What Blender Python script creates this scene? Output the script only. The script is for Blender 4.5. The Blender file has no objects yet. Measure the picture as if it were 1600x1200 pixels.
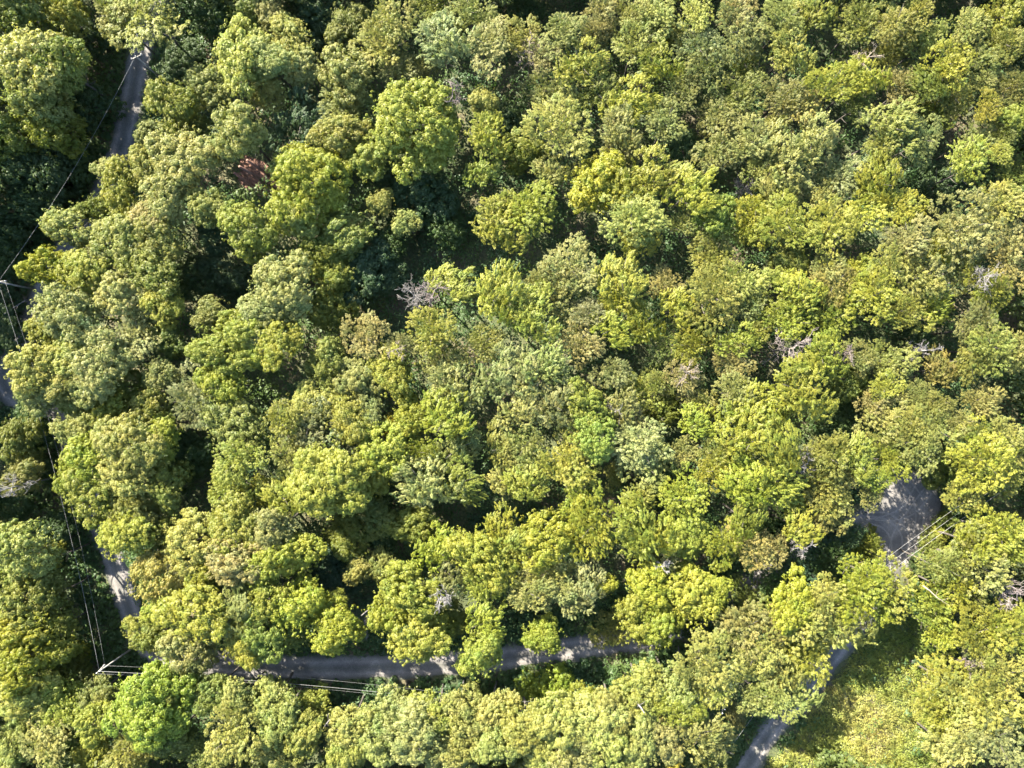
import bpy, math, random
import numpy as np
random.seed(11)
rng = np.random.default_rng(11)
scene = bpy.context.scene
C = scene.collection
H = 120.0
K = 180.0 / 1600.0

def W(px, py, h=0.0):
    """photo pixel + height above ground -> world point"""
    s = (H - h) / H
    return ((px - 800) * K * s, (600 - py) * K * s, h)

# ------------------------------------------------------------------ helpers
def tag(o, label=None, cat=None, group=None, kind=None):
    if label: o['label'] = label
    if cat: o['category'] = cat
    if group: o['group'] = group
    if kind: o['kind'] = kind
    return o

def link(name, me, mat=None, parent=None):
    o = bpy.data.objects.new(name, me)
    C.objects.link(o)
    if mat is not None and me is not None and len(me.materials) == 0:
        me.materials.append(mat)
    if parent is not None:
        o.parent = parent
    return o

def mesh_np(name, V, F, var=None, smooth=False):
    """V (n,3), F list/array of quads (m,4)"""
    me = bpy.data.meshes.new(name)
    V = np.asarray(V, dtype=np.float32)
    F = np.asarray(F, dtype=np.int32)
    me.vertices.add(len(V)); me.vertices.foreach_set('co', V.ravel())
    me.loops.add(F.size); me.loops.foreach_set('vertex_index', F.ravel())
    me.polygons.add(len(F))
    me.polygons.foreach_set('loop_start', np.arange(0, F.size, F.shape[1], dtype=np.int32))
    try:
        me.polygons.foreach_set('loop_total', np.full(len(F), F.shape[1], dtype=np.int32))
    except Exception:
        pass
    if var is not None:
        at = me.attributes.new('var', 'FLOAT', 'POINT')
        at.data.foreach_set('value', np.asarray(var, dtype=np.float32))
    me.update(calc_edges=True)
    me.validate()
    if smooth:
        me.polygons.foreach_set('use_smooth', np.ones(len(F), dtype=bool))
    return me

def norm(a):
    return a / np.maximum(np.linalg.norm(a, axis=-1, keepdims=True), 1e-9)

def leaves(Cn, Nn, ln, wd, axis=None, base=None):
    """kite shaped leaves: centres, normals, lengths, widths -> V,F,var"""
    n = len(Cn)
    Nn = norm(Nn)
    if axis is None:
        axis = rng.normal(size=(n, 3))
    T = norm(axis - Nn * np.sum(axis * Nn, axis=1, keepdims=True))
    B = np.cross(Nn, T)
    ln = np.broadcast_to(np.asarray(ln, dtype=float).reshape(-1, 1), (n, 1))
    wd = np.broadcast_to(np.asarray(wd, dtype=float).reshape(-1, 1), (n, 1))
    cup = Nn * wd * 0.18
    V = np.stack([Cn - T * ln * .5, Cn + B * wd * .5 + T * ln * .06 + cup,
                  Cn + T * ln * .5, Cn - B * wd * .5 + T * ln * .06 + cup], axis=1).reshape(-1, 3)
    F = np.arange(n * 4).reshape(n, 4)
    v = rng.random(n) if base is None else np.clip(base + rng.normal(0, .16, n), 0, 1)
    return V, F, np.repeat(v, 4)

def merge(parts):
    Vs, Fs, vs, off = [], [], [], 0
    for V, F, v in parts:
        Vs.append(V); Fs.append(F + off); vs.append(v); off += len(V)
    return np.concatenate(Vs), np.concatenate(Fs), np.concatenate(vs)

def sphere_dirs(n):
    return norm(rng.normal(size=(n, 3)))

def tube(P, R, sides=6):
    """tapered tube through points P with radii R -> V,F,var"""
    P = np.asarray(P, float); n = len(P)
    V = []
    for i in range(n):
        d = P[min(i + 1, n - 1)] - P[max(i - 1, 0)]
        d = d / (np.linalg.norm(d) + 1e-9)
        a = np.array([0, 0, 1.]) if abs(d[2]) < .9 else np.array([1., 0, 0])
        u = np.cross(d, a); u /= np.linalg.norm(u)
        w = np.cross(d, u)
        for k in range(sides):
            t = 2 * math.pi * k / sides
            V.append(P[i] + R[i] * (u * math.cos(t) + w * math.sin(t)))
    F = []
    for i in range(n - 1):
        for k in range(sides):
            k2 = (k + 1) % sides
            F.append((i * sides + k, i * sides + k2, (i + 1) * sides + k2, (i + 1) * sides + k))
    if sides == 4:
        F.append((3, 2, 1, 0)); b = (n - 1) * 4; F.append((b, b + 1, b + 2, b + 3))
    else:
        for b, rev in ((0, True), ((n - 1) * sides, False)):
            for q in range(0, sides - 2, 2):
                f = (b, b + q + 1, b + q + 2, b + (q + 3) % sides)
                F.append(f[::-1] if rev else f)
    V = np.array(V)
    return V, np.array(F), np.full(len(V), rng.random())

def box(cx, cy, cz, sx, sy, sz):
    V = np.array([[cx + a * sx / 2, cy + b * sy / 2, cz + c * sz / 2] for c in (-1, 1) for a, b in ((-1, -1), (1, -1), (1, 1), (-1, 1))])
    F = np.array([(3, 2, 1, 0), (4, 5, 6, 7), (0, 1, 5, 4), (1, 2, 6, 5), (2, 3, 7, 6), (3, 0, 4, 7)])
    return V, F, np.zeros(8)

# ------------------------------------------------------------------ materials
def new_mat(name):
    m = bpy.data.materials.new(name); m.use_nodes = True
    nt = m.node_tree; nt.nodes.clear()
    out = nt.nodes.new('ShaderNodeOutputMaterial')
    return m, nt, out

def N(nt, t, **kw):
    n = nt.nodes.new(t)
    for k, v in kw.items():
        if k in n.inputs: n.inputs[k].default_value = v
        else: setattr(n, k, v)
    return n

def mixc(nt, fac, a, b, mode='MIX'):
    n = nt.nodes.new('ShaderNodeMix'); n.data_type = 'RGBA'; n.blend_type = mode
    for idx, val in ((0, fac), (6, a), (7, b)):
        if isinstance(val, bpy.types.NodeSocket): nt.links.new(val, n.inputs[idx])
        elif idx == 0: n.inputs[0].default_value = val
        else: n.inputs[idx].default_value = (*val, 1)
    return n.outputs[2]

def ramp(nt, fac, stops):
    n = nt.nodes.new('ShaderNodeValToRGB')
    e = n.color_ramp.elements
    while len(e) < len(stops): e.new(.5)
    for el, (p, c) in zip(e, stops):
        el.position = p; el.color = (*c, 1)
    nt.links.new(fac, n.inputs[0])
    return n.outputs[0]

def leaf_material(name, fixed=None, transl=.42, rough=.5, spec=.25):
    m, nt, out = new_mat(name)
    L = nt.links
    at = N(nt, 'ShaderNodeAttribute', attribute_name='var')
    geo = N(nt, 'ShaderNodeNewGeometry')
    if fixed is None:
        oi = N(nt, 'ShaderNodeObjectInfo'); col = oi.outputs['Color']
    else:
        nz = N(nt, 'ShaderNodeTexNoise', Scale=.06, Detail=3.0)
        L.new(geo.outputs['Position'], nz.inputs['Vector'])
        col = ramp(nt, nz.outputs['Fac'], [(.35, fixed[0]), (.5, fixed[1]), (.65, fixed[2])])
    # leaf to leaf variation: young yellowish leaves, older dark ones
    v = ramp(nt, at.outputs['Fac'], [(0., (.78, .84, .74)), (.45, (.98, .99, .95)), (.8, (1.1, 1.09, 1.06)), (1., (1.28, 1.22, 1.22))])
    c1 = mixc(nt, 1.0, col, v, 'MULTIPLY')
    # slow patches inside one crown
    n2 = N(nt, 'ShaderNodeTexNoise', Scale=.55, Detail=2.0)
    L.new(geo.outputs['Position'], n2.inputs['Vector'])
    p = ramp(nt, n2.outputs['Fac'], [(.28, (.76, .90, .9)), (.5, (1, 1, 1)), (.66, (1.1, 1.05, 1.0)), (.82, (1.22, 1.06, 1.02))])
    c2 = mixc(nt, 1.0, c1, p, 'MULTIPLY')
    b = N(nt, 'ShaderNodeBsdfPrincipled', Roughness=rough)
    b.inputs['Specular IOR Level'].default_value = spec
    L.new(c2, b.inputs['Base Color'])
    t = N(nt, 'ShaderNodeBsdfTranslucent')
    c3 = mixc(nt, 1.0, c2, (1.25, 1.3, .6), 'MULTIPLY')
    L.new(c3, t.inputs['Color'])
    mx = N(nt, 'ShaderNodeMixShader'); mx.inputs[0].default_value = transl
    L.new(b.outputs[0], mx.inputs[1]); L.new(t.outputs[0], mx.inputs[2])
    L.new(mx.outputs[0], out.inputs['Surface'])
    return m

def bark_material(name, a, b_, scale=3.0, rough=.9):
    m, nt, out = new_mat(name)
    tc = N(nt, 'ShaderNodeTexCoord')
    mp = N(nt, 'ShaderNodeMapping'); mp.inputs['Scale'].default_value = (1, 1, .25)
    nt.links.new(tc.outputs['Object'], mp.inputs['Vector'])
    nz = N(nt, 'ShaderNodeTexNoise', Scale=scale, Detail=6.0)
    nt.links.new(mp.outputs[0], nz.inputs['Vector'])
    c = ramp(nt, nz.outputs['Fac'], [(.35, a), (.65, b_)])
    b = N(nt, 'ShaderNodeBsdfPrincipled', Roughness=rough)
    nt.links.new(c, b.inputs['Base Color'])
    bp = N(nt, 'ShaderNodeBump', Strength=.5, Distance=.05)
    nt.links.new(nz.outputs['Fac'], bp.inputs['Height'])
    nt.links.new(bp.outputs[0], b.inputs['Normal'])
    nt.links.new(b.outputs[0], out.inputs['Surface'])
    return m

M_LEAF = leaf_material('leaves')
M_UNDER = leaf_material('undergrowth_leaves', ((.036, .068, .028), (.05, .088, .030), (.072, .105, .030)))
M_GRASS = leaf_material('meadow_grass_blades', ((.10, .135, .026), (.15, .17, .034), (.20, .19, .05)), transl=.25)
M_BARK = bark_material('grey_brown_bark', (.035, .030, .024), (.08, .069, .058))
M_DEAD = {
    'grey': bark_material('weathered_grey_wood', (.07, .063, .057), (.135, .125, .115)),
    'pink': bark_material('pinkish_grey_wood', (.08, .063, .056), (.145, .115, .104)),
    'dark': bark_material('dark_grey_wood', (.10, .08, .075), (.19, .16, .145)),
    'tan': bark_material('tan_dead_wood', (.105, .082, .062), (.175, .145, .108)),
    'white': bark_material('bleached_white_wood', (.085, .078, .072), (.165, .155, .143)),
    'red': bark_material('reddish_bark', (.12, .06, .042), (.23, .125, .09)),
}
M_POLE = bark_material('weathered_pole_wood', (.16, .15, .135), (.26, .25, .225), 5)
M_METAL = bark_material('galvanised_metal', (.42, .43, .44), (.55, .56, .57), 8, .45)
M_WIRE = bark_material('aluminium_wire', (.15, .15, .145), (.22, .22, .21), 8, .5)
M_CERAMIC = bark_material('grey_ceramic', (.45, .45, .46), (.6, .6, .6), 8, .3)

def ground_material():
    m, nt, out = new_mat('forest_floor')
    geo = N(nt, 'ShaderNodeNewGeometry')
    n1 = N(nt, 'ShaderNodeTexNoise', Scale=.12, Detail=6.0)
    n2 = N(nt, 'ShaderNodeTexNoise', Scale=2.2, Detail=8.0, Roughness=.7)
    for n in (n1, n2): nt.links.new(geo.outputs['Position'], n.inputs['Vector'])
    a = ramp(nt, n1.outputs['Fac'], [(.35, (.030, .045, .016)), (.5, (.05, .06, .022)), (.65, (.085, .07, .042))])
    b_ = ramp(nt, n2.outputs['Fac'], [(.3, (.45, .5, .45)), (.5, (1, 1, 1)), (.7, (1.7, 1.5, 1.2))])
    c = mixc(nt, 1.0, a, b_, 'MULTIPLY')
    b = N(nt, 'ShaderNodeBsdfPrincipled', Roughness=.95)
    nt.links.new(c, b.inputs['Base Color'])
    bp = N(nt, 'ShaderNodeBump', Strength=.9, Distance=.25)
    nt.links.new(n2.outputs['Fac'], bp.inputs['Height']); nt.links.new(bp.outputs[0], b.inputs['Normal'])
    nt.links.new(b.outputs[0], out.inputs['Surface'])
    return m
M_GROUND = ground_material()

def gravel_material(name, tracks=True):
    m, nt, out = new_mat(name)
    geo = N(nt, 'ShaderNodeNewGeometry')
    n1 = N(nt, 'ShaderNodeTexNoise', Scale=.35, Detail=5.0)
    n2 = N(nt, 'ShaderNodeTexNoise', Scale=6.0, Detail=8.0, Roughness=.75)
    for n in (n1, n2): nt.links.new(geo.outputs['Position'], n.inputs['Vector'])
    a = ramp(nt, n1.outputs['Fac'], [(.3, (.068, .065, .063)), (.5, (.10, .095, .091)), (.7, (.138, .130, .123))])
    b_ = ramp(nt, n2.outputs['Fac'], [(.32, (.62, .62, .63)), (.5, (1, 1, 1)), (.7, (1.45, 1.42, 1.38))])
    c = mixc(nt, 1.0, a, b_, 'MULTIPLY')
    at = N(nt, 'ShaderNodeAttribute', attribute_name='var')
    # var = position across the road 0..1: pale wheel tracks, dusty middle, mossy edge
    if tracks:
        n3 = N(nt, 'ShaderNodeTexNoise', Scale=.8, Detail=3.0)
        nt.links.new(geo.outputs['Position'], n3.inputs['Vector'])
        ma = N(nt, 'ShaderNodeMath', operation='MULTIPLY_ADD'); ma.inputs[1].default_value = .16; 
        nt.links.new(n3.outputs['Fac'], ma.inputs[0]); nt.links.new(at.outputs['Fac'], ma.inputs[2])
        tr = ramp(nt, ma.outputs[0], [(.0, (.35, .45, .25)), (.13, (.62, .68, .55)), (.2, (.95, .94, .9)), (.32, (1.42, 1.38, 1.34)), (.42, (.95, .95, .92)), (.55, (.74, .77, .7)),
                                      (.66, (.95, .95, .93)), (.77, (1.45, 1.4, 1.36)), (.9, (.95, .95, .9)), (1., (.5, .56, .4))])
    else:
        tr = ramp(nt, at.outputs['Fac'], [(.0, (.45, .5, .35)), (.12, (.85, .86, .8)), (.3, (1.05, 1.04, 1.02)), (1., (1.12, 1.1, 1.08))])
    c = mixc(nt, 1.0, c, tr, 'MULTIPLY')
    b = N(nt, 'ShaderNodeBsdfPrincipled', Roughness=.9)
    nt.links.new(c, b.inputs['Base Color'])
    bp = N(nt, 'ShaderNodeBump', Strength=.6, Distance=.05)
    nt.links.new(n2.outputs['Fac'], bp.inputs['Height']); nt.links.new(bp.outputs[0], b.inputs['Normal'])
    nt.links.new(b.outputs[0], out.inputs['Surface'])
    return m
M_ROAD = gravel_material('gravel_road')
M_YARD = gravel_material('gravel_yard', False)

# ------------------------------------------------------------------ setting: ground and roads
ROAD_A = [(262, -60), (236, 30), (218, 95), (205, 165), (186, 245), (150, 325), (100, 400), (62, 470), (40, 530), (8, 590), (30, 622), (92, 652), (122, 720), (150, 800), (182, 885),
          (203, 950), (222, 1000), (270, 1030), (340, 1036), (420, 1042), (520, 1042), (620, 1040), (700, 1036), (780, 1028), (860, 1016), (940, 1006), (1010, 996), (1080, 972),
          (1140, 935), (1210, 890), (1290, 845), (1350, 812), (1400, 795)]
ROAD_B = [(1405, 850), (1390, 895), (1352, 955), (1305, 1022), (1262, 1076), (1215, 1130), (1170, 1195), (1120, 1270)]
YARD = [(1345, 800), (1372, 790), (1388, 745), (1420, 735), (1452, 752), (1472, 788), (1452, 835), (1432, 868), (1412, 892), (1384, 900), (1368, 880), (1372, 845), (1360, 826)]

def spline(pts, step=6):
    P = np.array(pts, float); out = []
    for i in range(len(P) - 1):
        p0, p1, p2, p3 = P[max(i - 1, 0)], P[i], P[i + 1], P[min(i + 2, len(P) - 1)]
        n = max(2, int(np.linalg.norm(p2 - p1) / step))
        for k in range(n):
            t = k / n
            out.append(.5 * ((2 * p1) + (-p0 + p2) * t + (2 * p0 - 5 * p1 + 4 * p2 - p3) * t * t + (-p0 + 3 * p1 - 3 * p2 + p3) * t ** 3))
    out.append(P[-1]); return np.array(out)

def to_world2(px): return np.stack([(px[:, 0] - 800) * K, (600 - px[:, 1]) * K], 1)
RA, RB = to_world2(spline(ROAD_A)), to_world2(spline(ROAD_B))
YW = to_world2(np.array(YARD, float))

def road(name, P, w, z, label=None):
    n = len(P); T = np.gradient(P, axis=0); T = T / np.linalg.norm(T, axis=1, keepdims=True)
    Nn = np.stack([-T[:, 1], T[:, 0]], 1)
    cols = 9; V = []; var = []
    ln = np.arange(n)
    jl = .25 * np.sin(ln * .31) + .2 * np.sin(ln * .83 + 1) + rng.normal(0, .07, n)
    jr = .25 * np.sin(ln * .27 + 2) + .2 * np.sin(ln * .71) + rng.normal(0, .07, n)
    for i in range(n):
        for c in range(cols):
            u = c / (cols - 1)
            off = (u - .5) * w + (jl[i] if c == 0 else 0) + (jr[i] if c == cols - 1 else 0)
            q = P[i] + Nn[i] * off
            V.append((q[0], q[1], z + .05 * math.sin(u * math.pi) - (.02 if abs(u - .28) < .07 or abs(u - .72) < .07 else 0))); var.append(u)
    F = [(i * cols + c, i * cols + c + 1, (i + 1) * cols + c + 1, (i + 1) * cols + c) for i in range(n - 1) for c in range(cols - 1)]
    F = [f[::-1] for f in F]
    return tag(link(name, mesh_np(name, V, F, var), M_ROAD), kind='structure')

GX, GY = np.meshgrid(np.linspace(-1200, 1200, 161), np.linspace(-1200, 1200, 161), indexing='ij')
V = np.stack([GX.ravel(), GY.ravel(), np.zeros(GX.size)], 1)
idx = np.arange(161 * 161).reshape(161, 161)
F = np.stack([idx[:-1, :-1], idx[1:, :-1], idx[1:, 1:], idx[:-1, 1:]], -1).reshape(-1, 4)
tag(link('ground', mesh_np('ground', V, F), M_GROUND), kind='structure')
road('gravel_road', RA, 4.6, .03)
road('side_road', RB, 4.2, .045)
# gravel turning yard: rings so the edge fades to moss
ysp = to_world2(spline(YARD + [YARD[0]], 7))[:-1]
cen = ysp.mean(0); n = len(ysp)
V, var = [], []
for k, f in enumerate((1.0, .88, .7, .45, .12)):
    for p in ysp:
        q = cen + (p - cen) * f
        if k == 0: q = q + rng.normal(0, .12, 2)
        V.append((q[0], q[1], .06 + .03 * k)); var.append(k / 4)
F = [(k * n + i, k * n + (i + 1) % n, (k + 1) * n + (i + 1) % n, (k + 1) * n + i) for k in range(4) for i in range(n)]
b = 4 * n
F += [(b, b + q, b + q + 1, b + min(q + 2, n - 1)) if q + 2 < n else (b, b + q, b + q + 1, b) for q in range(1, n - 2, 2)]
F = [f if len(set(f)) == 4 else None for f in F]; F = [f for f in F if f]
# orient upwards
Va = np.array(V)
F2 = []
for f in F:
    a, b2, c2 = Va[f[0]], Va[f[1]], Va[f[2]]
    F2.append(f if np.cross(b2 - a, c2 - a)[2] > 0 else f[::-1])
tag(link('gravel_yard', mesh_np('gravel_yard', V, F2, var), M_YARD), kind='structure')
# bare reddish needle litter in the upper left gap
sc_ = np.array(W(408, 280)[:2]); SOILP = sc_
V = [(sc_[0], sc_[1], .05)]
for k in range(28):
    a = k / 28 * 2 * math.pi; rr = 1 + .14 * math.sin(3 * a + 1) + .1 * math.sin(5 * a) + rng.normal(0, .05)
    u, v_ = 5.0 * rr * math.cos(a), 2.6 * rr * math.sin(a); ca, sa = math.cos(-.62), math.sin(-.62)
    V.append((sc_[0] + u * ca - v_ * sa, sc_[1] + u * sa + v_ * ca, .02))
F = [(0, 1 + k, 1 + (k + 1) % 28, 1 + (k + 2) % 28) for k in range(0, 28, 2)]
m_soil, nt_, out_ = new_mat('reddish_litter')
g_ = N(nt_, 'ShaderNodeNewGeometry'); z_ = N(nt_, 'ShaderNodeTexNoise', Scale=2.5, Detail=7.0); nt_.links.new(g_.outputs['Position'], z_.inputs['Vector'])
p_ = N(nt_, 'ShaderNodeBsdfPrincipled', Roughness=.95); nt_.links.new(ramp(nt_, z_.outputs['Fac'], [(.34, (.07, .037, .025)), (.5, (.15, .077, .052)), (.66, (.22, .125, .09))]), p_.inputs['Base Color'])
nt_.links.new(p_.outputs[0], out_.inputs['Surface'])
tag(link('bare_soil', mesh_np('bare_soil', V, F), m_soil), kind='structure')
# curved tyre tracks scraped pale in the yard
M_TRACK = gravel_material('tyre_track_gravel', False)
for nd in M_TRACK.node_tree.nodes:
    if nd.type == 'VALTORGB' and abs(nd.color_ramp.elements[0].color[0] - .068) < .02:
        for el, c in zip(nd.color_ramp.elements, ((.105, .10, .095), (.14, .132, .125), (.17, .161, .152))): el.color = (*c, 1)
TR = []
for (pts) in ([(1352, 806), (1385, 812), (1408, 838), (1404, 882)], [(1358, 800), (1392, 804), (1418, 836), (1412, 884)],
              [(1404, 752), (1424, 776), (1430, 812), (1418, 860)], [(1418, 748), (1440, 778), (1442, 812), (1428, 858)],
              [(1360, 818), (1380, 826), (1392, 848), (1390, 890)], [(1432, 752), (1410, 790), (1380, 806), (1352, 812)],
              [(1455, 770), (1430, 800), (1400, 812), (1366, 812)], [(1444, 762), (1418, 796), (1394, 836), (1384, 884)]):
    P = to_world2(spline(pts, 4)); m_ = len(P)
    T = np.gradient(P, axis=0); T /= np.linalg.norm(T, axis=1, keepdims=True); Nn = np.stack([-T[:, 1], T[:, 0]], 1)
    wv = .11 + .07 * np.abs(np.sin(np.arange(m_) * .5 + random.random() * 6))
    z0 = .184 + len(TR) * .004
    Vt = np.concatenate([np.c_[P - Nn * wv[:, None], np.full(m_, z0)], np.c_[P + Nn * wv[:, None], np.full(m_, z0)]])
    Ft = np.array([(i, i + 1, m_ + i + 1, m_ + i) for i in range(m_ - 1)])
    TR.append((Vt, Ft, np.full(2 * m_, .6)))
V, F, var = merge(TR)
tag(link('tyre_tracks', mesh_np('tyre_tracks', V, F, var), M_TRACK), kind='structure')

def dist_poly(P, Q):
    """distance of points P (n,2) to polyline vertices Q"""
    d = np.full(len(P), 1e9)
    for i in range(0, len(P), 4000):
        d[i:i + 4000] = np.sqrt(((P[i:i + 4000, None] - Q[None]) ** 2).sum(-1)).min(1)
    return d
def inside(P, poly):
    x, y = P[:, 0], P[:, 1]; r = np.zeros(len(P), bool); n = len(poly)
    for i in range(n):
        x1, y1 = poly[i]; x2, y2 = poly[(i + 1) % n]
        c = ((y1 > y) != (y2 > y)) & (x < (x2 - x1) * (y - y1) / (y2 - y1 + 1e-12) + x1)
        r ^= c
    return r

MEADOW = to_world2(np.array([(1300, 1060), (1345, 1000), (1385, 955), (1440, 955), (1500, 1010), (1470, 1080), (1500, 1150), (1540, 1260), (1130, 1270), (1190, 1200), (1240, 1150)], float))
ROADV = np.concatenate([RA, RB])
def blocked(P, m):
    return (dist_poly(P, ROADV) < 2.2 + m) | (np.linalg.norm(P - SOILP, axis=1) < 3.4) | inside(P, YW) | (dist_poly(P, ysp) < m)

# ------------------------------------------------------------------ undergrowth: ferns, brambles and saplings, one mass
def value_noise(P, s, seed):
    r = np.random.default_rng(seed); G = r.random((64, 64))
    q = P / s + 500; i = np.floor(q).astype(int); f = q - i; f = f * f * (3 - 2 * f)
    a = G[i[:, 0] % 64, i[:, 1] % 64]; b = G[(i[:, 0] + 1) % 64, i[:, 1] % 64]
    c = G[i[:, 0] % 64, (i[:, 1] + 1) % 64]; d = G[(i[:, 0] + 1) % 64, (i[:, 1] + 1) % 64]
    return (a * (1 - f[:, 0]) + b * f[:, 0]) * (1 - f[:, 1]) + (c * (1 - f[:, 0]) + d * f[:, 0]) * f[:, 1]

def puffs(centres, radii, per, ln, wd, up=.5, zs=.8):
    n = len(centres)
    D = sphere_dirs(n * per); D[:, 2] = np.where(D[:, 2] < -.25, -D[:, 2], D[:, 2])
    Cc = np.repeat(centres, per, 0); R = np.repeat(radii, per)[:, None]
    Pp = Cc + D * R * np.array([1, 1, zs]) * rng.uniform(.75, 1.08, (n * per, 1))
    Nn = D + np.array([0, 0, up]) + rng.normal(0, .22, (n * per, 3))
    b = np.repeat(np.clip(rng.normal(.5, .12, n), 0, 1), per)
    return leaves(Pp, Nn, ln * rng.uniform(.7, 1.3, n * per), wd * rng.uniform(.7, 1.3, n * per), base=b)

NP = 21000
P = np.stack([rng.uniform(-104, 104, NP), rng.uniform(-80, 80, NP)], 1)
dm = np.minimum(dist_poly(P, ROADV), dist_poly(P, ysp))
keep = ~blocked(P, .9) & ~(inside(P, MEADOW) & (rng.random(NP) < .93))
P = P[keep]; dm = dm[keep]
hz = .8 + 6.5 * np.clip(value_noise(P, 6.0, 3) - .25, 0, 1) * np.clip((dm - 2.5) / 6, .12, 1) + rng.uniform(0, .7, len(P))
rad = np.minimum(rng.uniform(.7, 1.6, len(P)), .5 + dm * .2)
P2 = np.stack([rng.uniform(-100, 100, 60000), rng.uniform(-78, 78, 60000)], 1)
d2 = np.minimum(dist_poly(P2, ROADV[::2]), dist_poly(P2, ysp))
k2 = (d2 < 8) & (d2 > 2.3) & ~inside(P2, YW) & ~inside(P2, MEADOW)
P2 = P2[k2]; d2 = d2[k2]
P = np.concatenate([P, P2]); hz = np.concatenate([hz, .2 + np.clip(d2 - 2.3, 0, 3) * .35 * rng.random(len(P2))]); rad = np.concatenate([rad, rng.uniform(.3, .75, len(P2))])
print('undergrowth', len(P))
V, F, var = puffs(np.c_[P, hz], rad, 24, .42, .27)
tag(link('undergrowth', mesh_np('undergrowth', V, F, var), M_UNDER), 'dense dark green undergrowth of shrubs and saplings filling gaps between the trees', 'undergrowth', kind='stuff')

# ------------------------------------------------------------------ meadow grass
NP = 15000
P = np.stack([rng.uniform(35, 84, NP), rng.uniform(-76, -38, NP)], 1)
P = P[inside(P, MEADOW) & ~blocked(P, .2)]
vn = value_noise(P, 2.5, 8)
V, F, var = puffs(np.c_[P, np.where(vn > .6, .3 + 1.0 * rng.random(len(P)), .12 + .5 * vn * rng.random(len(P)))], np.where(vn > .6, rng.uniform(.5, .95, len(P)), rng.uniform(.25, .6, len(P))), 14, .34, .10, up=.2)
tag(link('meadow_grass', mesh_np('meadow_grass', V, F, var), M_GRASS), 'rough yellow green grass in the small clearing beside the side road', 'grass', kind='stuff')

# ------------------------------------------------------------------ tree prototypes
def crown_lobed(R, nl, puff, leaf, per, flat=.78, gap=.12):
    """dome of rounded lobes, each covered with leaf puffs (cauliflower look)"""
    ph = rng.uniform(0, 6.28, 4)
    cs, rs = [], []
    k = 0
    for i in range(nl):
        z = 1 - (i + .5) / nl * 1.5
        a = i * 2.39996 + rng.normal(0, .35)
        if rng.random() < gap: continue
        rr = math.sqrt(max(0, 1 - z * z)) if z > -.1 else .9; ed = 1 + .22 * math.sin(2 * a + ph[0]) + .17 * math.sin(3 * a + ph[1]) + .1 * math.sin(5 * a + ph[2])
        d = .66 * R * rng.uniform(.72, 1.18)
        cs.append((rr * math.cos(a) * d * ed, rr * math.sin(a) * d * ed, z * d * flat + rng.normal(0, .11) * R))
        rs.append(R * rng.choice([.18, .25, .3, .36, .42]) * rng.uniform(.9, 1.1))
    parts = []
    for c, r in zip(cs, rs):
        npf = int(2.3 * (r / puff) ** 2)
        D = sphere_dirs(npf); D[:, 2] = np.where(D[:, 2] < -.35, -D[:, 2], D[:, 2])
        oc = np.array(c) / (np.linalg.norm(c) + 1e-6)
        D = norm(D + .45 * oc)
        pc = np.array(c) + D * r * rng.uniform(.78, 1.1, (npf, 1)) * np.array([1, 1, .85])
        parts.append(puffs(pc, puff * rng.uniform(.65, 1.25, npf), per, leaf, leaf * .66))
    # loose twig ends sticking out
    m = 150
    D = sphere_dirs(m); D[:, 2] = np.abs(D[:, 2])
    parts.append(puffs(D * R * np.array([1, 1, flat]) * rng.uniform(.8, 1.16, (m, 1)), puff * rng.uniform(.35, .8, m), 10, leaf, leaf * .6))
    return merge(parts)

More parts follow.
